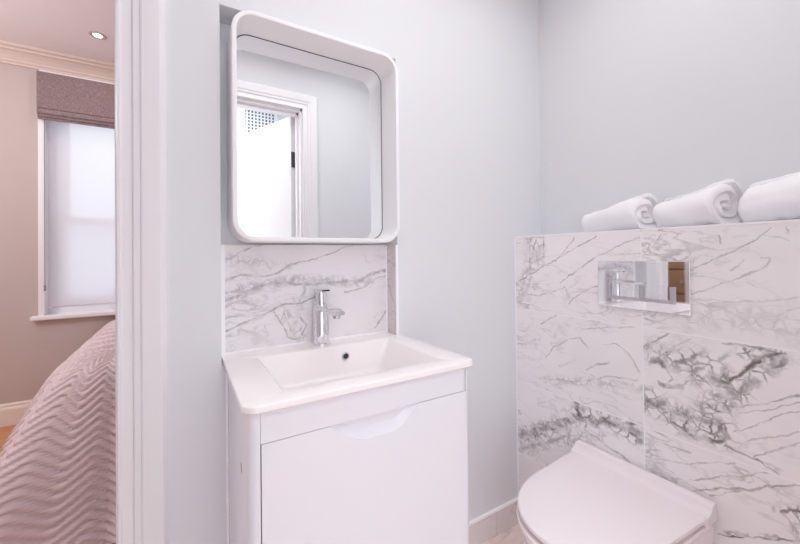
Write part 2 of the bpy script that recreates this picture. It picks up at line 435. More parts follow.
# ------------------------------------------------------------------ bathroom shell
struct(obj('wall_front', boxes((-1.1, DX0, YW, 1.256, 0, H), (DX0, DX1, YW, 1.256, DZ, H), (DX1, NX0, YW, 1.256, 0, H),
    (NX0, NX1, YW, 1.256, 0, NZ0), (NX0, NX1, YW, 1.256, NZ1, H), (NX0, NX1, NYB, 1.256, NZ0, NZ1), (NX1, XR + .1, YW, 1.256, 0, H)), M_WALL))
struct(obj('wall_back', boxes((-1.1, BX0, YB1, YB0, 0, H), (BX0, BX1, YB1, YB0, BZ, H), (BX1, XR + .1, YB1, YB0, 0, H)), M_WALL))
struct(obj('wall_left', boxes((-1.2, -1.1, YB1, 1.256, 0, H)), M_WALL))
struct(obj('wall_right', boxes((XR, XR + .1, YB0, YW, LEDGE - .05, H)), M_WALL))
struct(obj('ceiling', boxes((-1.2, XR + .1, YB1, 1.256, H, H + .1)), M_CEIL))

# cistern wall: body, then one slab of marble per tile
M_GROUT = mat('light_grout', lin(252, 250, 250), .8)
TK = ['B', 'A', 'D', 'C', 'F', 'E', 'G', 'H']
TM = [marble('marble_tile_' + k, k, (1, 2), seed=i * 1.37 + .3, tilt=(-.55 if k in 'AB' else -.25), fine=(.45 if k in 'BACF' else .35)) for i, k in enumerate(TK)]
bm = boxes((XT + .0004, XR, YB0, YW, 0, LEDGE - .008))
YJ = .566; g_ = .0016
for r_ in range(4):
    zt = LEDGE - .003 - .3 * r_ if r_ == 0 else LEDGE - .3 * r_ - g_; zb = max(LEDGE - .3 * (r_ + 1) + g_, 0)
    box(bm, XT, XT + .0085, YB0, YJ - g_, zb, zt, 1 + r_ * 2)
    box(bm, XT, XT + .0085, YJ + g_, YW - .004, zb, zt, 2 + r_ * 2)
box(bm, XT + .004, XR, YB0, YW, LEDGE - .009, LEDGE, 9)           # ledge cover
struct(obj('wall_cistern', bm, [M_GROUT] + TM + [M_WALL]))
bm = boxes((XT - .0015, XT + .005, YB0, YW, LEDGE - .004, LEDGE + .0008), (XT - .0015, XT + .004, YW - .005, YW - .0002, 0, LEDGE))
struct(obj('trim_1', bm, M_TRIM))

# floor: marble tiles
M_FLOOR = marble('marble_floor', 'floor', (0, 1), base=lin(246, 228, 224), dark=lin(150, 138, 136), seed=4.2, tilt=.4, fine=.35, rough=.35)
bm = boxes((-1.1, XR, YB0, YW, -.1, -.002))
for f in bm.faces: f.material_index = 1
for i in range(-4, 5):
    for j in range(-1, 4):
        x0, x1 = max(1.02 + i * .6 - .599, -1.1), min(1.02 + i * .6 - .0006, XT); y0, y1 = max(.9 + (j - 2) * .6 + .0006, YB0), min(.9 + (j - 1) * .6, YW)
        if x1 > x0 + .01 and y1 > y0 + .01: box(bm, x0, x1, y0, y1, -.006, 0, 0)
struct(obj('floor', bm, [M_FLOOR, M_GROUT]))

M_SKIRT = marble('marble_skirting', 'skirt', (0, 2), base=lin(229, 222, 221), seed=9.1, tilt=.3, fine=.6)
bm = bmesh.new()
for a, b in ((.645, 1.0605), (1.0625, XT)): box(bm, a, b, YW - .010, YW, .0, .094, 0)
box(bm, .645, XT, YW - .0115, YW, .094, .101, 1)
struct(obj('baseboard_front', bm, [M_SKIRT, M_TRIM]))

# niche lining: marble splashback, its right return, white trims
M_NICHE = marble('marble_splashback', 'N', (0, 2), base=lin(240, 237, 238), dark=lin(104, 97, 97), seed=2.6, tilt=-.4, fine=.4, warp=.014)
VEINS['R'] = [([(1.06, .93), (1.09, .98), (1.125, 1.05)], .005, .5), ([(1.06, 1.08), (1.12, 1.10)], .005, .4)]
M_RET = marble('marble_return', 'R', (1, 2), base=lin(224, 218, 218), seed=5.5, fine=.6)
bm = bmesh.new()
box(bm, .101, NX1 - .008, 1.122, NYB, NZ0 - .0, 1.152, 0)
box(bm, NX1 - .0065, NX1 - .0005, YW + .003, 1.1215, NZ0, 1.152, 1)
box(bm, NX1 - .0100, NX1 - .0060, 1.1185, 1.124, NZ0, 1.152, 2)
box(bm, NX1 - .0075, NX1 + .001, YW - .0015, YW + .003, NZ0, 1.152, 2)
box(bm, NX0 + .0005, .102, 1.119, NYB, NZ0, 1.152, 2)
struct(obj('wall_niche', bm, [M_NICHE, M_RET, M_TRIM]))

# moulded architraves; profile = (distance from the opening, height off the wall)
PROF = [(0, 0), (0, .015), (.002, .018), (.0065, .018), (.0085, .0145), (.011, .0135), (.029, .0125), (.031, .0165), (.033, .0180), (.045, .0185), (.047, .0215), (.050, .0225), (.084, .0245), (.088, .0235), (.0965, .012), (.0965, 0)]
def architrave(name, x0, x1, zt, yf, dirn):
    bm = bmesh.new(); rings = []
    for (x, z, sx, sz) in ((x0, 0, -1, 0), (x0, zt, -1, 1), (x1, zt, 1, 1), (x1, 0, 1, 0)):
        rings.append([(x + sx * d, yf + dirn * h, z + sz * d) for d, h in PROF])
    loft(bm, rings)
    return struct(obj(name, bm, M_WOODWHITE))
architrave('trim_2', DX0, DX1, DZ, YW, -1)
architrave('trim_3', BX0, BX1, BZ, YB0, 1)
# linings of the two doorways
struct(obj('trim_4', boxes((DX0, DX0 + .004, YW, 1.256, 0, DZ), (DX1 - .004, DX1, YW, 1.256, 0, DZ), (DX0, DX1, YW, 1.256, DZ - .004, DZ)), M_WOODWHITE))
struct(obj('trim_5', boxes((BX0, BX0 + .012, YB1, YB0, 0, BZ), (BX1 - .012, BX1, YB1, YB0, 0, BZ), (BX0, BX1, YB1, YB0, BZ - .012, BZ),
    (BX1 - .024, BX1 - .012, -.10, -.06, 0, BZ - .012), (BX0, BX1, -.10, -.06, BZ - .024, BZ - .012)), M_WOODWHITE))

# ------------------------------------------------------------------ hallway behind the doorway (seen in the mirror)
struct(obj('wall_hallway_far', boxes((-1.1, 1.5, -1.12, -1.02, 0, H)), M_CEIL))
struct(obj('wall_hallway_left', boxes((-1.2, -1.1, -1.12, YB1, 0, H)), M_CEIL))
struct(obj('wall_hallway_right', boxes((1.474, 1.574, -1.12, YB1, 0, H)), M_CEIL))
struct(obj('ceiling_hallway', boxes((-1.2, 1.574, -1.12, YB1, H, H + .1)), M_CEIL))
M_BOARD = mat('oak_boards', lin(206, 150, 104), .45)
struct(obj('floor_hallway', boxes((-1.2, 1.574, -1.12, YB0, -.1, 0)), M_BOARD))
# perforated panel
M_PERF = bpy.data.materials.new('perforated_panel'); M_PERF.use_nodes = True
_n, _l = M_PERF.node_tree.nodes, M_PERF.node_tree.links
_tc = _n.new('ShaderNodeTexCoord'); _s = _n.new('ShaderNodeSeparateXYZ'); _l.new(_tc.outputs['Object'], _s.inputs[0])
def _m(op, a, b=None):
    n = _n.new('ShaderNodeMath'); n.operation = op
    for i, v in enumerate((a, b)):
        if v is None: continue
        if isinstance(v, (int, float)): n.inputs[i].default_value = v
        else: _l.new(v, n.inputs[i])
    return n.outputs[0]
_u = _m('LESS_THAN', _m('FRACT', _m('DIVIDE', _s.outputs[0], .028)), .5); _v = _m('LESS_THAN', _m('FRACT', _m('DIVIDE', _s.outputs[2], .028)), .6)
_mx = _n.new('ShaderNodeMix'); _mx.data_type = 'RGBA'; _l.new(_m('MULTIPLY', _u, _v), _mx.inputs[0])
_mx.inputs[6].default_value = lin(240, 240, 244); _mx.inputs[7].default_value = lin(84, 86, 94)
_l.new(_mx.outputs[2], _n['Principled BSDF'].inputs['Base Color'])
gr = thing('vent_panel', 'white perforated panel high on the hallway wall, seen in the mirror', 'vent', (.56, -1.02, 2.2))
keep(obj('perforated_face', boxes((.455, .70, -1.0199, -1.012, 2.0, 2.36)), M_PERF), gr)
keep(obj('frame', boxes((.44, .455, -1.0199, -1.008, 1.985, 2.375), (.70, .715, -1.0199, -1.008, 1.985, 2.375), (.455, .70, -1.0199, -1.008, 1.985, 2.0), (.455, .70, -1.0199, -1.008, 2.36, 2.375)), M_TRIM), gr)
# open door leaf, hinged on the right jamb, swung out into the hallway
dr = thing('door_1', 'white door standing open into the hallway, seen in the mirror', 'door', (.598, -.112, 0)); dr['kind'] = 'structure'
ang = math.atan2(-.68, -.27)
dl = obj('leaf', boxes((0, .745, 0, .04,   .006, 2.012)), M_WOODWHITE, dr, bevel=.002)
bm = bmesh.new()
lathe(bm, (.69, -.012, 1.0), [(.024, 0.012), (.024, .004), (.01, .002), (.009, -.03), (.024, -.04), (.026, -.05), (.018, -.062), (.0, -.066)], 24, 'y')
obj('handle', bm, M_CHROME_EDGE, dr, .7)
for hz in (.25, 1.0, 1.735):
    bm = boxes((-.004, -.002, .002, .036, hz - .05, hz + .05)); lathe(bm, (-.006, .044, hz - .05), [(.006, 0), (.006, .1)], 12)
    obj('hinge', bm, mat('steel_hinge', (.16, .16, .18, 1), .35, .8), dr)
dr.rotation_euler.z = ang

# ------------------------------------------------------------------ mirror in its deep tray frame
mr = thing('wall_mirror', 'upright rectangular mirror in a deep white round-cornered frame above the basin', 'mirror', (.362, NYB, 1.464))
MX0, MX1, MZ0, MZ1 = .111, .6137, 1.1575, 1.772
YF, YG = 1.015, 1.112
def mring(ins, y, r): return [(x, y, z) for x, z in rrect(MX0 + ins, MX1 - ins, MZ0 + ins, MZ1 - ins, r, 10)]
R0 = .058
bm = bmesh.new()
rings = [mring(0, NYB - .001, R0), mring(0, YF + .003, R0), mring(.001, YF + .001, R0), mring(.0035, YF, R0 - .003), mring(.0095, YF, R0 - .009), mring(.012, YF + .001, R0 - .011),
         mring(.0128, YF + .003, R0 - .012), mring(.014, YG + .005, R0 - .013)]
loft(bm, rings, cap0=True, cap1=True)
keep(obj('frame', bm, M_FRAME, smooth=.6), mr)
bm = bmesh.new(); loft(bm, [mring(.0142, YG + .0045, R0 - .013), mring(.0142, YG - .0002, R0 - .013), mring(.0165, YG - .0002, R0 - .0155), mring(.0165, YG + .0045, R0 - .0155)], cap0=False, cap1=False)
keep(obj('gap_shade_ring', bm, M_DARK), mr)  # dark ring painting the shade in the gap between frame and glass
bm = bmesh.new(); loft(bm, [mring(.0165, YG + .004, R0 - .0155), mring(.0165, YG, R0 - .0155)])
keep(obj('mirror_glass', bm, M_GLASS_MIRROR), mr)

# ------------------------------------------------------------------ vanity cabinet
van = thing('vanity_cabinet', 'white lacquered vanity cabinet with scooped drawer front below the basin', 'cabinet', (.37, .9, 0))
CX0, CX1, CY0, CY1, CZ = .102, .635, .711, 1.0555, .8315
def post(x_out, x_in, rad=.018, t=.018):
    s = 1 if x_in > x_out else -1
    pts = [(x_out, CY1), (x_out, CY0 + rad)] + [(x_out + s * rad * (1 - math.cos(a)), CY0 + rad * (1 - math.sin(a))) for a in [PI / 2 * i / 8 for i in range(1, 9)]]
    pts += [(x_in, CY0), (x_in, CY0 + t + .004), (x_out + s * t, CY0 + t + .012), (x_out + s * t, CY1)]
    bm = bmesh.new(); loft(bm, [[(x, y, .06) for x, y in pts], [(x, y, CZ) for x, y in pts]]); return bm
DXa, DXb = .122, .6195
for a, b in ((CX0, DXa), (CX1, DXb)):
    sp = keep(obj('side_panel', post(a, b), M_LACQUER, smooth=.5), van)
    if a == CX0:
        bm = bmesh.new(); lathe(bm, (CX0 - .0006, .81, .685), [(.010, .001), (.010, 0), (.008, -.0004), (0, -.0004)], 20, 'x')
        keep(obj('screw_cap', bm, M_SCREW), van)
keep(obj('top_rail', boxes((DXa + .0007, DXb - .0007, CY0, CY0 + .018, .7705, CZ)), M_LACQUER), van)
keep(obj('bottom_panel', boxes((CX0 + .018, CX1 - .018, CY0 + .02, CY1, .06, .078)), M_LACQUER), van)
keep(obj('back_panel', boxes((CX0 + .018, CX1 - .018, CY1 - .008, CY1, .078, .70)), M_LACQUER), van)
keep(obj('plinth', boxes((CX0 + .01, CX1 - .01, CY0 + .03, CY1, 0, .06)), M_LACQUER), van)
keep(obj('scribe_strip', boxes((CX0 - .006, CX0 - .0005, CY1 - .004, CY1, 0, CZ)), M_TRIM), van)
# drawer front with a scooped finger pull
def scoop_bottom(x):
    a, b, c, d = .258, .352, .402, .470
    top, bot = .7690, .7225
    if x <= a or x >= d: return None
    if x < b: t = (b - x) / (b - a); return bot + (top - bot) * t ** 1.9
    if x > c: t = (x - c) / (d - c); return bot + (top - bot) * t ** 1.9
    return bot
xs = [DXa + .0022, .18, .24] + [.256 + .216 * i / 108 for i in range(109)] + [.49, .55, DXb - .0022]
zs = [.07, .3, .5, .65, .70] + [.715 + .054 * i / 54 for i in range(55)]
bm = bmesh.new(); gv = []
for z in zs:
    row = []
    for x in xs:
        sb = scoop_bottom(x); y = CY0
        if sb is not None and z > sb: y = CY0 + min(.0135, .0012 + (z - sb) * .62)
        row.append(bm.verts.new((x, y, z)))
    gv.append(row)
for i in range(len(zs) - 1):
    for j in range(len(xs) - 1): bm.faces.new((gv[i][j], gv[i][j + 1], gv[i + 1][j + 1], gv[i + 1][j]))
back = [[bm.verts.new((x, CY0 + .018, z)) for x in (xs[0], xs[-1])] for z in (zs[0], zs[-1])]
bm.faces.new((back[0][0], back[1][0], back[1][1], back[0][1]))
bm.faces.new([gv[-1][j] for j in range(len(xs))] + [back[1][1], back[1][0]])
bm.faces.new([gv[0][j] for j in range(len(xs) - 1, -1, -1)] + [back[0][0], back[0][1]])
bm.faces.new([r[0] for r in gv] + [back[1][0], back[0][0]])
bm.faces.new([r[-1] for r in gv[::-1]] + [back[0][1], back[1][1]])
keep(obj('drawer_front', bm, M_LACQUER), van)

# ------------------------------------------------------------------ basin
bas = thing('washbasin', 'white ceramic washbasin with rectangular sloping bowl on the vanity cabinet', 'basin', (.37, .9, .825))
BT, BB = .847, .832
bx0, bx1, by0, by1 = .0905, .6495, .6975, YW - .0005
def brr(x0, x1, y0, y1, z, r, rb=None):
    return [(x, y, z) for x, y in rrect(x0, x1, y0, y1, r, 8)]
def outer(ins, z):
    """front corners rounded, back corners square"""
    n = 8; pts = []; r = .030 - ins
    x0, x1, y0, y1 = bx0 + ins, bx1 - ins, by0 + ins, by1
    for cx, cy, a, rr in ((x1 - r, y0 + r, -PI / 2, r), (x1 - .001, y1 - .001, 0, .001), (x0 + .001, y1 - .001, PI / 2, .001), (x0 + r, y0 + r, PI, r)):
        for i in range(n + 1):
            t = a + PI / 2 * i / n; pts.append((cx + rr * math.cos(t), cy + rr * math.sin(t), z))
    return pts
bm = bmesh.new()
loft(bm, [brr(.235, .51, .80, .99, .722, .02), brr(.15, .595, .735, 1.03, .80, .03), brr(.135, .612, .728, 1.03, BB, .02), outer(.002, BB), outer(0, BB + .002), outer(0, BT - .003), outer(.001, BT - .001), outer(.003, BT),
          brr(.170, .576, .750, 1.034, BT, .006), brr(.1725, .5735, .7525, 1.0315, BT - .001, .007), brr(.1755, .5705, .755, 1.0295, BT - .004, .009),
          brr(.215, .530, .785, 1.015, BT - .075, .02), brr(.225, .520, .795, 1.005, BT - .088, .02), brr(.245, .500, .81, .99, BT - .095, .02)])
keep(obj('bowl', bm, M_CERAMIC, smooth=.7), bas)
bm = boxes((NX0 + .0035, NX1 - .008, YW - .0005, 1.1215, BB, BT))
keep(obj('rear_deck', bm, M_CERAMIC), bas)
keep(obj('silicone_bead', boxes((NX0 + .004, NX1 - .008, 1.1165, 1.1219, BT, BT + .004)), M_TRIM), bas)
bm = bmesh.new()
oc = (.4195, 1.0185, .8155)
lathe(bm, oc, [(.0115, .004), (.0115, -.001), (.0102, -.002), (.0084, -.001), (.0080, .003)], 24, 'y')
ov = keep(obj('overflow_ring', bm, M_CHROME_EDGE, smooth=.8), bas)
bm = bmesh.new(); lathe(bm, oc, [(.0080, .004), (.0080, .0005), (0, .0005)], 20, 'y')
keep(obj('overflow_hole', bm, M_DARK), bas)
bm = bmesh.new(); lathe(bm, (.372, .90, BT - .0949), [(.022, 0), (.022, .003), (.018, .005), (0, .006)], 28)
keep(obj('waste_plug', bm, M_CHROME, smooth=.6), bas)

# ------------------------------------------------------------------ basin tap
tx, ty = .366, 1.082
tap = thing('basin_tap', 'chrome single lever mixer tap on the back of the basin', 'tap', (tx, ty, BT))
bm = bmesh.new(); lathe(bm, (tx, ty, BT), [(.0265, .0), (.0265, .004), (.0240, .006), (.0236, .117), (.0220, .1195), (.0, .1195)], 40)
keep(obj('body', bm, M_CHROME, smooth=.6), tap)
bm = bmesh.new(); rings = []
for y, hw, zt, zb in ((ty + .020, .0150, .1185, .106), (ty + .014, .0215, .1205, .104), (ty - .02, .0235, .1215, .102), (ty - .06, .0220, .1205, .1035), (ty - .10, .0205, .118, .1035), (ty - .138, .0195, .115, .102), (ty - .145, .0180, .1135, .103)):
    rings.append([(tx + x, y, BT + z) for x, z in rrect(-hw, hw, zb, zt, .005, 5)])
rings = [[(x_, y_, z_ + .004) for x_, y_, z_ in r_] for r_ in rings]
loft(bm, rings); keep(obj('spout', bm, M_CHROME, smooth=.6), tap)
bm = bmesh.new(); lathe(bm, (tx, ty - .130, BT + .097), [(.0, 0), (.0095, 0), (.0105, .001), (.0105, .011)], 24)
keep(obj('aerator', bm, M_CHROME_EDGE, smooth=.6), tap)
bm = bmesh.new(); lathe(bm, (tx, ty, BT + .1215), [(.0165, 0), (.0172, .002), (.0174, .036), (.0165, .038), (0, .038)], 36)
keep(obj('cartridge_cap', bm, M_CHROME, smooth=.6), tap)
bm = bmesh.new(); rings = []
for y, hw, z0, z1 in ((ty + .024, .015, 0.1595, 0.1665), (ty + .019, .0215, 0.1595, 0.1690), (ty - .01, .0225, 0.1595, 0.1700), (ty - .026, .0200, 0.1605, 0.1700), (ty - .040, .0150, 0.1635, 0.1705), (ty - .043, .012, 0.1645, 0.1690)):
    rings.append([(tx + x, y, BT + z) for x, z in rrect(-hw, hw, z0, z1, .004, 5)])
loft(bm, rings); keep(obj('lever', bm, M_CHROME, smooth=.6), tap)

# ------------------------------------------------------------------ flush plate
fp = thing('flush_plate', 'polished chrome dual flush plate on the marble cistern wall', 'flush plate', (XT, .568, 1.017))
PX = XT - .0075
keep(obj('plate', boxes((PX, XT - .0001, .4405, .6965, .9425, 1.0915)), M_PLATE, bevel=.0012), fp)
M_BAR = mat('brushed_grey_metal', (.62, .62, .66, 1), .3, 1)
bm = boxes((PX - .0055, PX - .0001, .4755, .4875, .970, 1.0185), (PX - .0055, PX - .0001, .5545, .5670, .970, 1.0185), (PX - .0055, PX - .0001, .6510, .6595, .970, 1.0185),
    (PX - .0055, PX - .0001, .4875, .5545, .970, .979), (PX - .0055, PX - .0001, .5670, .6510, .970, .979))
keep(obj('button_surround', bm, M_BAR, bevel=.001), fp)
for a, b in ((.4890, .5530), (.5685, .6495)):
    keep(obj('button', boxes((PX - .0035, PX - .0002, a, b, .9805, 1.0180)), M_PLATE), fp)

# ------------------------------------------------------------------ wall-hung toilet
tl = thing('toilet', 'white wall-hung toilet with closed D-shaped lid below the flush plate', 'toilet', (XT, .582, .06))
TYC = .582
def dring(xb, xf, hw, z, n=44, straight=.20, p=2.1, hwb=None):
    """D outline: back edge at xb, tip at xf, half width hw"""
    hwb = hw if hwb is None else hwb
    xs_ = xb - straight * (xb - xf) / .47; pts = []
    L = xs_ - xf
    for i in range(n + 1):
        a = -PI / 2 + PI * i / n
        c, s = math.cos(a), math.sin(a)
        pts.append((xs_ - L * abs(c) ** (2 / p), TYC + hw * math.copysign(abs(s) ** (2 / p), s), z))
    for k in (1, 2, 3): pts.append((xs_ + (xb - xs_) * k / 3, TYC + hw + (hwb - hw) * k / 3, z))
    for k in range(1, 6): pts.append((xb, TYC + hwb - 2 * hwb * k / 6, z))
    for k in (3, 2, 1): pts.append((xs_ + (xb - xs_) * k / 3, TYC - hw - (hwb - hw) * k / 3, z))
    return pts
bm = bmesh.new()
loft(bm, [dring(XT - .001, .99, .10, .07, hwb=.125), dring(XT - .001, .94, .118, .085, hwb=.14), dring(XT - .001, .86, .145, .16, hwb=.155), dring(XT - .001, .79, .158, .26, hwb=.168), dring(XT - .001, .754, .167, .34, hwb=.178), dring(XT - .001, .745, .171, .385, hwb=.182),
          dring(XT - .001, .747, .170, .392, hwb=.182), dring(XT - .001, .752, .167, .395, hwb=.179)])
keep(obj('bowl', bm, M_CERAMIC, smooth=.6), tl)
M_SEAT = mat('white_seat_plastic', lin(246, 236, 238), .22)
bm = bmesh.new()
loft(bm, [dring(1.165, .752, .160, .3962, hwb=.175), dring(1.165, .7345, .1765, .4005, hwb=.187), dring(1.165, .7315, .1785, .404, hwb=.188), dring(1.165, .7315, .1785, .412, hwb=.188), dring(1.165, .735, .175, .4150, hwb=.185), dring(1.165, .765, .150, .4155, hwb=.165)])
keep(obj('seat', bm, M_SEAT, smooth=.6), tl)
bm = bmesh.new()
loft(bm, [dring(1.166, .764, .150, .4170, hwb=.164), dring(1.166, .762, .152, .4255, hwb=.166), dring(1.166, .737, .1725, .4265, hwb=.187), dring(1.166, .7345, .175, .4285, hwb=.189), dring(1.166, .7345, .175, .437, hwb=.189), dring(1.166, .7365, .1735, .4388, hwb=.188), dring(1.165, .741, .170, .4402, hwb=.184), dring(1.15, .80, .12, .4412, hwb=.14)])
ld = keep(obj('lid', bm, M_SEAT, smooth=.5), tl)
# raised hinge ridge along the back of the lid
prof = [(1.192, .417), (1.1925, .4595), (1.190, .4635), (1.184, .4645), (1.1745, .4638), (1.1690, .4620), (1.1645, .4560), (1.159, .4485), (1.151, .4435), (1.140, .4412), (1.138, .417)]
bm = bmesh.new(); rings = []
for y, s in ((TYC - .1905, .0), (TYC - .188, 0), (TYC, 0), (TYC + .188, 0), (TYC + .1905, 0)):
    e = .002 if abs(y - TYC) > .189 else 0
    rings.append([(x, y, z - (e if z > .45 else 0)) for x, z in prof])
loft(bm, rings); keep(obj('lid_ridge', bm, M_SEAT, smooth=.6), tl)
for s in (-1, 1):
    bm = bmesh.new(); lathe(bm, (1.178, TYC + s * .11, .395), [(.012, 0), (.012, .022)], 20)
    keep(obj('hinge', bm, M_CHROME), tl)

# ------------------------------------------------------------------ rolled towels on the ledge
def towel(label, near, far, rn, rf, turns, seed, flat=.92, rot=0., crease=False, squeeze=1.):
    """one rolled sheet: spiral section swept from the near end to the far end"""
    rng = random.Random(seed); ph = [rng.uniform(0, 6.28) for _ in range(8)]
    near, far = Vector(near), Vector(far); L = (far - near).length; d = (far - near).normalized()
    side = d.cross(Vector((0, 0, 1))).normalized()
    nA, per = 34, 44; n = int(turns * per); rings = []
    pitch = .93 / turns
    for k in range(nA + 1):
        t = k / nA
        e = min(1, t * nA / 3.2, (1 - t) * nA / 3.2); th = (.30 + .70 * math.sqrt(max(0, 1 - (1 - e) ** 2)))
        R = rn + (rf - rn) * sstep(0, 1, t) ; R *= 1 + .025 * math.sin(5 * t + ph[0])
        out, inn = [], []
        for i in range(n + 1):
            a = 2 * PI * i / per; u = i / n
            rad = .035 + .965 * u
            ang = a + rot + .15 * math.sin(2 * t + ph[1])
            wob = 1 + .035 * math.sin(2 * ang + ph[2] + 2 * t) + .025 * math.sin(3 * ang + ph[3] - 4 * t) + .014 * math.sin(9 * t + 4 * ang + ph[4])
            if crease: wob += .075 * (abs(math.sin(2.5 * ang + ph[5])) ** .6 - .6) * (1 if u > .7 else .3)
            hw = pitch * .5 * th * 1.03
            if i > n - 5: hw *= (.45 + .55 * (n - i) / 5)
            if i < 4: hw *= (.5 + .5 * i / 4)
            tele = .006 * (1 - u) * (1 - 2 * t) + .003 * math.sin(3 * ang + ph[6])
            for rr, lst in ((rad + hw, out), (max(.004, rad - hw), inn)):
                q = Vector((math.cos(ang) * rr * R * wob * squeeze, math.sin(ang) * rr * R * wob * flat))
                lst.append(near + d * (L * t + tele) + side * q.x + Vector((0, 0, q.y)))
        rings.append(out + inn[::-1])
    # settle on the ledge
    for r in rings:
        zmin = min(p.z for p in r)
        for p in r:
            p.z += LEDGE + .0015 - zmin
    for r in rings:                        # slightly flattened where it rests
        for p in r:
            h = p.z - LEDGE - .0015
            if h < .012: p.z = LEDGE + .0015 + h * .45
            p.x = min(p.x, XR - .002 - .0004 * abs(math.sin(40 * p.z)))
            nv = noise.noise(p * 75) * .0016 + noise.noise(p * 28) * .0030
            p.z = max(LEDGE + .0012, p.z + nv)
    bm = bmesh.new(); vs = [[bm.verts.new(p) for p in r] for r in rings]; m_ = len(vs[0])
    for a, b in zip(vs[:-1], vs[1:]):
        for i in range(m_):
            j = (i + 1) % m_; bm.faces.new((a[i], a[j], b[j], b[i]))
    for r in (vs[0], vs[-1]):
        for i in range(n):
            bm.faces.new((r[i], r[i + 1], r[m_ - 2 - i], r[m_ - 1 - i]))
    o = obj('rolled_towel', bm, M_TOWEL, smooth=1.2)
    return tag(o, label, 'towel', 'rolled towels on the ledge')
towel('rolled white towel at the corner end of the marble ledge, smallest of the three', (1.266, .578, 1.24), (1.326, .808, 1.24), .062, .043, 2.6, 3, rot=-2.2, squeeze=1.06)
towel('rolled white towel in the middle of the ledge with its spiral end showing', (1.267, .378, 1.24), (1.324, .558, 1.24), .066, .052, 2.7, 8, rot=-2.9, squeeze=1.06)
towel('creased rolled white towel furthest from the room corner, cut off by the frame', (1.279, .130, 1.24), (1.312, .352, 1.24), .071, .060, 2.6, 14, rot=-2.4, crease=True)

# ------------------------------------------------------------------ bedroom beyond the doorway
XBL = -3.0
M_OAK = bpy.data.materials.new('oak_floor'); M_OAK.use_nodes = True
_n, _l = M_OAK.node_tree.nodes, M_OAK.node_tree.links
_tc = _n.new('ShaderNodeTexCoord'); _mp = _n.new('ShaderNodeMapping'); _mp.inputs['Scale'].default_value = (1, 12, 1); _l.new(_tc.outputs['Object'], _mp.inputs[0])
_no = _n.new('ShaderNodeTexNoise'); _no.inputs['Scale'].default_value = 4; _no.inputs['Detail'].default_value = 5; _l.new(_mp.outputs[0], _no.inputs['Vector'])
_br = _n.new('ShaderNodeTexBrick'); _br.inputs['Scale'].default_value = 1; _br.inputs['Brick Width'].default_value = 1.4; _br.inputs['Row Height'].default_value = .14; _br.inputs['Mortar Size'].default_value = .0015
_br.inputs['Color1'].default_value = lin(226, 166, 116); _br.inputs['Color2'].default_value = lin(208, 146, 98); _br.inputs['Mortar'].default_value = lin(120, 80, 52); _l.new(_tc.outputs['Object'], _br.inputs['Vector'])
_mx = _n.new('ShaderNodeMix'); _mx.data_type = 'RGBA'; _mx.blend_type = 'MULTIPLY'; _mx.inputs[0].default_value = .35; _l.new(_br.outputs['Color'], _mx.inputs[6]); _l.new(_no.outputs['Color'], _mx.inputs[7])
_l.new(_mx.outputs[2], _n['Principled BSDF'].inputs['Base Color']); _n['Principled BSDF'].inputs['Roughness'].default_value = .4
struct(obj('floor_bedroom', boxes((XBL, 1.6, YW + .0, YWIN + .2, -.1, -.0005)), M_OAK))
struct(obj('ceiling_bedroom', boxes((XBL - .1, 1.7, 1.256, YWIN + .2, BEDH, BEDH + .1)), M_BED_CEIL))
struct(obj('wall_bedroom_left', boxes((XBL - .1, XBL, 1.256, YWIN + .2, 0, BEDH)), M_BED_WALL))
struct(obj('wall_bedroom_right', boxes((1.6, 1.7, 1.256, YWIN + .2, 0, BEDH)), M_BED_WALL))
struct(obj('wall_bedroom_near', boxes((XBL, -1.2, 1.156, 1.256, 0, BEDH), (-1.2, XR + .1, 1.156, 1.256, H + .1, BEDH), (XR + .1, 1.6, 1.156, 1.256, 0, BEDH)), M_BED_WALL))
WX0, WX1, WZ0, WZ1 = -.828, .35, .715, 2.36
struct(obj('wall_far', boxes((XBL, WX0, YWIN, YWIN + .2, 0, BEDH), (WX1, 1.6, YWIN, YWIN + .2, 0, BEDH), (WX0, WX1, YWIN, YWIN + .2, 0, WZ0), (WX0, WX1, YWIN, YWIN + .2, WZ1, BEDH)), M_BED_WALL))
# cornice and skirting
cp = [(0, 2.440), (.010, 2.440), (.012, 2.452), (.020, 2.458), (.024, 2.470), (.040, 2.490), (.062, 2.508), (.080, 2.514), (.084, 2.526), (.100, 2.532), (.105, BEDH - .001), (0, BEDH - .001)]
bm = bmesh.new(); loft(bm, [[(x, YWIN - d, z) for d, z in cp] for x in (XBL, 1.6)])
struct(obj('trim_6', bm, mat('cornice_paint', lin(222, 204, 196), .7)))
bp = [(0, 0), (.018, 0), (.018, .105), (.014, .116), (.010, .122), (.010, .134), (.006, .142), (0, .145)]
bm = bmesh.new(); loft(bm, [[(x, YWIN - d, z) for d, z in bp] for x in (XBL, 1.6)])
struct(obj('baseboard_far', bm, mat('skirting_paint', lin(236, 226, 220), .5)))
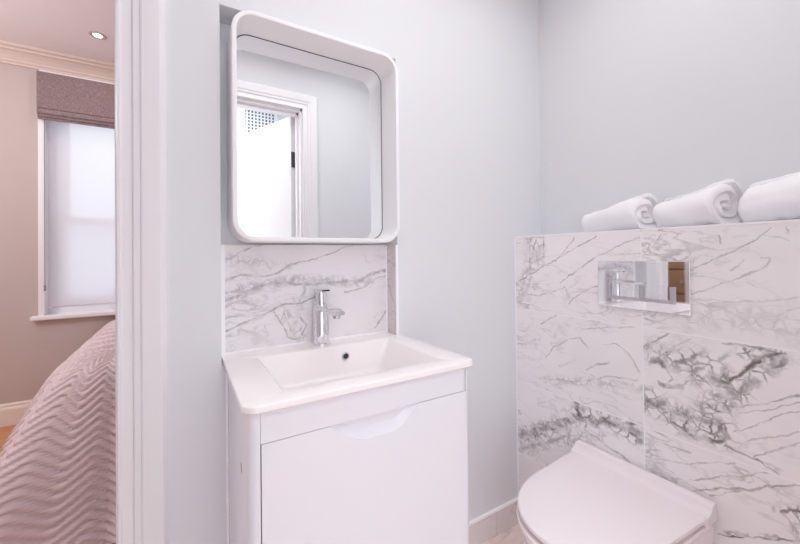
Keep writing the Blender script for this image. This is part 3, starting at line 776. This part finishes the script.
# window
M_SASH = mat('white_sash', lin(240, 240, 244), .45)
M_PANE = bpy.data.materials.new('window_glass'); M_PANE.use_nodes = True
_n, _l = M_PANE.node_tree.nodes, M_PANE.node_tree.links; _n.remove(_n['Principled BSDF'])
_t = _n.new('ShaderNodeBsdfTransparent'); _t.inputs[0].default_value = (.97, .98, .98, 1); _g = _n.new('ShaderNodeBsdfGlossy'); _g.inputs['Roughness'].default_value = .02
_mx = _n.new('ShaderNodeMixShader'); _mx.inputs[0].default_value = .04; _l.new(_t.outputs[0], _mx.inputs[1]); _l.new(_g.outputs[0], _mx.inputs[2]); _l.new(_mx.outputs[0], _n['Material Output'].inputs[0])
wn = thing('window_1', 'white sash window behind a sheer in the bedroom', 'window', ((WX0 + WX1) / 2, YWIN, WZ0)); wn['kind'] = 'structure'
keep(obj('architrave', boxes((WX0 - .028, WX0 + .003, YWIN - .018, YWIN + .19, WZ0, WZ1), (WX1 - .003, WX1 + .03, YWIN - .018, YWIN + .19, WZ0, WZ1), (WX0 - .028, WX1 + .03, YWIN - .018, YWIN, WZ1 - .003, WZ1 + .03)), M_SASH), wn)
FY = YWIN + .10
keep(obj('frame', boxes((WX0, WX0 + .02, FY - .03, FY + .06, WZ0, WZ1), (WX1 - .02, WX1, FY - .03, FY + .06, WZ0, WZ1), (WX0 + .02, WX1 - .02, FY - .03, FY + .06, WZ1 - .03, WZ1), (WX0 + .02, WX1 - .02, FY - .03, FY + .06, WZ0, WZ0 + .05)), M_SASH, bevel=.003), wn)
def sash(z0, z1, y, st, rb, rt):
    a, b = WX0 + .02, WX1 - .02
    f = keep(obj('sash', boxes((a, a + st, y, y + .035, z0, z1), (b - st, b, y, y + .035, z0, z1), (a + st, b - st, y, y + .035, z0, z0 + rb), (a + st, b - st, y, y + .035, z1 - rt, z1)), M_SASH, bevel=.004), wn)
    g = obj('pane', boxes((a + st, b - st, y + .012, y + .018, z0 + rb, z1 - rt)), M_PANE)
    g.parent = f
sash(WZ0 + .05, 1.42, FY, .085, .07, .045)
sash(1.385, WZ1 - .03, FY + .036, .085, .045, .06)
keep(obj('sill', boxes((WX0 - .065, WX1 + .06, YWIN - .045, YWIN + .19, WZ0 - .025, WZ0 + .003)), M_SASH, bevel=.006), wn)
# sheer hung just in front of the sashes
M_SHEER = bpy.data.materials.new('sheer_voile'); M_SHEER.use_nodes = True
_n, _l = M_SHEER.node_tree.nodes, M_SHEER.node_tree.links; _n.remove(_n['Principled BSDF'])
_t = _n.new('ShaderNodeBsdfTranslucent'); _t.inputs[0].default_value = (.96, .96, .98, 1); _d = _n.new('ShaderNodeBsdfDiffuse'); _d.inputs[0].default_value = (.92, .92, .94, 1); _g = _n.new('ShaderNodeBsdfTransparent')
_m1 = _n.new('ShaderNodeMixShader'); _m1.inputs[0].default_value = .4; _l.new(_t.outputs[0], _m1.inputs[1]); _l.new(_d.outputs[0], _m1.inputs[2])
_m2 = _n.new('ShaderNodeMixShader'); _m2.inputs[0].default_value = .42; _l.new(_m1.outputs[0], _m2.inputs[1]); _l.new(_g.outputs[0], _m2.inputs[2]); _l.new(_m2.outputs[0], _n['Material Output'].inputs[0])
sh = obj('sheer_curtain', boxes((WX0 + .008, WX1 - .008, YWIN + .055, YWIN + .057, WZ0 + .056, WZ1 - .02)), M_SHEER)
tag(sh, 'thin white sheer hanging inside the bedroom window', 'curtain')
# outside wall across the lightwell
struct(obj('wall_outside', boxes((-3, 3, 5.3, 5.4, -1, 1.55)), mat('pale_render', lin(244, 244, 250), .9)))

# roman blind
M_BLIND = bpy.data.materials.new('woven_linen'); M_BLIND.use_nodes = True
_n, _l = M_BLIND.node_tree.nodes, M_BLIND.node_tree.links
_tc = _n.new('ShaderNodeTexCoord')
_a = _n.new('ShaderNodeMapping'); _a.inputs['Scale'].default_value = (40, 40, 320); _l.new(_tc.outputs['Object'], _a.inputs[0]); _na = _n.new('ShaderNodeTexNoise'); _na.inputs['Scale'].default_value = 1; _l.new(_a.outputs[0], _na.inputs['Vector'])
_b = _n.new('ShaderNodeMapping'); _b.inputs['Scale'].default_value = (320, 40, 40); _l.new(_tc.outputs['Object'], _b.inputs[0]); _nb = _n.new('ShaderNodeTexNoise'); _nb.inputs['Scale'].default_value = 1; _l.new(_b.outputs[0], _nb.inputs['Vector'])
_ad = _n.new('ShaderNodeMath'); _l.new(_na.outputs[0], _ad.inputs[0]); _l.new(_nb.outputs[0], _ad.inputs[1])
_mr = _n.new('ShaderNodeMapRange'); _l.new(_ad.outputs[0], _mr.inputs[0]); _mr.inputs[1].default_value = .7; _mr.inputs[2].default_value = 1.3
_mx = _n.new('ShaderNodeMix'); _mx.data_type = 'RGBA'; _l.new(_mr.outputs[0], _mx.inputs[0]); _mx.inputs[6].default_value = lin(118, 100, 102); _mx.inputs[7].default_value = lin(160, 141, 143)
_l.new(_mx.outputs[2], _n['Principled BSDF'].inputs['Base Color']); _n['Principled BSDF'].inputs['Roughness'].default_value = .9
bl = thing('roman_blind', 'taupe woven roman blind drawn up at the top of the bedroom window', 'blind', ((WX0 + WX1) / 2, YWIN - .02, 2.42))
bx_0, bx_1 = WX0 - .025, WX1 + .03
keep(obj('headrail', boxes((bx_0 + .01, bx_1 - .01, YWIN - .045, YWIN - .0185, 2.392, 2.425)), M_SASH), bl)
keep(obj('fabric', boxes((bx_0, bx_1, YWIN - .062, YWIN - .048, 2.155, 2.410)), M_BLIND, bevel=.004), bl)
for k, (z0, z1, y) in enumerate(((2.118, 2.152, .066), (2.098, 2.128, .055), (2.082, 2.110, .045))):
    keep(obj('fold', boxes((bx_0 + .001, bx_1 - .001, YWIN - y, YWIN - y + .010, z0, z1)), M_BLIND, bevel=.004), bl)
bm = bmesh.new(); tube(bm, [(WX0 + .006, YWIN - .022, 2.40), (WX0 + .006, YWIN - .022, 1.5), (WX0 + .007, YWIN - .022, .93)], .0025, 8)
tube(bm, [(WX0 + .007, YWIN - .022, .93), (WX0 + .007, YWIN - .022, .89)], .006, 8)
keep(obj('pull_cord', bm, mat('grey_cord', lin(150, 148, 160), .6)), bl)

# ceiling downlight
dn = thing('downlight', 'small round recessed downlight in the bedroom ceiling', 'light', (-.46, 2.98, BEDH))
bm = bmesh.new(); lathe(bm, (-.46, 2.98, BEDH), [(.045, 0), (.045, -.003), (.038, -.006), (.030, -.004), (.022, -.001), (.022, 0)], 32)
keep(obj('bezel', bm, mat('brushed_bezel', lin(196, 178, 166), .4)), dn)
m = bpy.data.materials.new('lit_lens'); m.use_nodes = True; p = m.node_tree.nodes['Principled BSDF']; p.inputs['Emission Color'].default_value = (1, .93, .86, 1); p.inputs['Emission Strength'].default_value = 6
bm = bmesh.new(); lathe(bm, (-.46, 2.98, BEDH - .0045), [(.0, -.0005), (.0225, 0), (.0225, .0035), (0, .0035)], 28)
keep(obj('lens', bm, m), dn)

# ------------------------------------------------------------------ bed under a chevron-quilted bedspread
bed = thing('bed', 'bed under a mauve chevron-quilted bedspread hanging to the bedroom floor', 'bed', (.4, 2.75, 0))
M_QUILT = mat('mauve_quilt', lin(224, 207, 209), .75, bump=.25, bscale=500, spec=.25)
TOPZ = .655
def lerp_tab(tab, x):
    for (a, va), (b, vb) in zip(tab[:-1], tab[1:]):
        if x <= b: t = (x - a) / (b - a); return va + (vb - va) * t
    return tab[-1][1]
# drape length -> (height, side offset, front offset)
ZT = [(-.30, .664), (-.12, .660), (0, .640), (.05, .612), (.16, .505), (.38, .29), (.55, .12), (.68, .004)]
OS = [(-.30, -.19), (-.12, -.10), (0, .0), (.05, .035), (.16, .100), (.38, .205), (.55, .250), (.68, .275)]
OF = [(-.30, -.19), (-.12, -.10), (0, .0), (.05, .030), (.16, .075), (.38, .150), (.55, .210), (.68, .275)]
def smooth_tab(tab, x, w_=.05): return sum(lerp_tab(tab, x + w_ * k) for k in (-1, -.5, 0, .5, 1)) / 5
BLX, BFY, BRX, BBY = -.455, 2.03, 1.35, 3.40
path = []            # (x, y, normal x, normal y, s)
RC = .20
s = 0
xs_f = [BRX - i * .05 for i in range(int((BRX - .12) / .05))]
x = xs_f[-1] - .05
while x > BLX + RC: xs_f.append(x); x -= .0042
path += [(x, BFY, 0, -1) for x in xs_f]
na = 46
path += [(BLX + RC - RC * math.sin(PI / 2 * i / na), BFY + RC - RC * math.cos(PI / 2 * i / na), -math.sin(PI / 2 * i / na), -math.cos(PI / 2 * i / na)) for i in range(na + 1)]
y = BFY + RC + .006
while y < BBY: path.append((BLX, y, -1, 0)); y += .0075
S = [0]
for a, b in zip(path[:-1], path[1:]):
    turn = math.acos(max(-1, min(1, a[2] * b[2] + a[3] * b[3]))) * .13
    S.append(S[-1] + math.hypot(a[0] - b[0], a[1] - b[1]) + turn)
T = []
t = -.30
while t <= .6801: T.append(t); t += .0026
ps, zig = .034, .15
verts = []; faces = []
for k, ((x, y, nx, ny), s) in enumerate(zip(path, S)):
    for t in T:
        z = smooth_tab(ZT, t); o_ = smooth_tab(OS, t) * abs(nx) ** 1.2 + smooth_tab(OF, t) * abs(ny) ** 1.2
        drop = max(0, t) / .68
        fold = drop * (.030 * math.sin(s * 21 + .7 + .6 * drop) + .016 * math.sin(s * 37 + 2 + drop))
        sc_ = S[len(xs_f) + na // 2]; fold += drop * (.055 * math.exp(-((s - sc_) / .075) ** 2) - .06 * math.exp(-((s - sc_ - .20) / .07) ** 2))
        q = t / ps + .062 * 2 / ps * abs((s / zig) % 1 - .5)
        g0 = abs((q % 1) - .5); puff = .0115 * (1 - math.exp(-((.5 - g0) / .15) ** 2))
        d = o_ + fold + puff * (.35 + .65 * min(1, max(0, (t + .1) / .2)))
        verts.append((x + nx * d, y + ny * d, max(.003, z + puff * min(1, max(0, (.15 - t) / .2)))))
nt_ = len(T)
for k in range(len(path) - 1):
    for j in range(nt_ - 1): faces.append((k * nt_ + j, k * nt_ + j + 1, (k + 1) * nt_ + j + 1, (k + 1) * nt_ + j))
me = bpy.data.meshes.new('bedspread'); me.from_pydata(verts, [], faces)
bs = keep(link('bedspread', me, M_QUILT, smooth=PI), bed)
M_MATT = mat('mattress_ticking', lin(206, 190, 188), .8)
bm = bmesh.new(); loft(bm, [[(x, y, z) for x, y in rrect(BLX + .05, BRX - .02, BFY + .05, BBY - .01, .15)] for z in (.30, .60)])
keep(obj('mattress', bm, M_MATT), bed)
keep(obj('divan_base', boxes((BLX + .06, BRX - .02, BFY + .06, BBY - .01, 0, .299)), M_MATT, bevel=.01), bed)
keep(obj('top_cover', boxes((BLX + .187, BRX, BFY + .187, BBY, .64, .6645)), M_QUILT, bevel=.003), bed)

# tall chest against the far-left bedroom wall (only its reflection in the flush plate shows)
ch = thing('chest_of_drawers', 'brown wooden chest in the bedroom, reflected in the flush plate', 'chest', (XBL + .25, 1.85, 0))
M_WALNUT = mat('brown_wood', lin(136, 108, 84), .45, bump=.1, bscale=60)
keep(obj('carcass', boxes((XBL + .002, XBL + .48, 1.60, 2.15, .0, 1.2)), M_WALNUT, bevel=.006), ch)
for z in (.08, .36, .64, .92):
    f = keep(obj('drawer', boxes((XBL + .481, XBL + .498, 1.62, 2.13, z, z + .26)), M_WALNUT, bevel=.003), ch)
    bm = bmesh.new(); lathe(bm, (XBL + .4985, 1.875, z + .13), [(.008, 0), (.008, .012), (.016, .018), (.014, .026), (0, .028)], 18, 'x')
    k = obj('knob', bm, M_CHROME_EDGE); k.parent = f
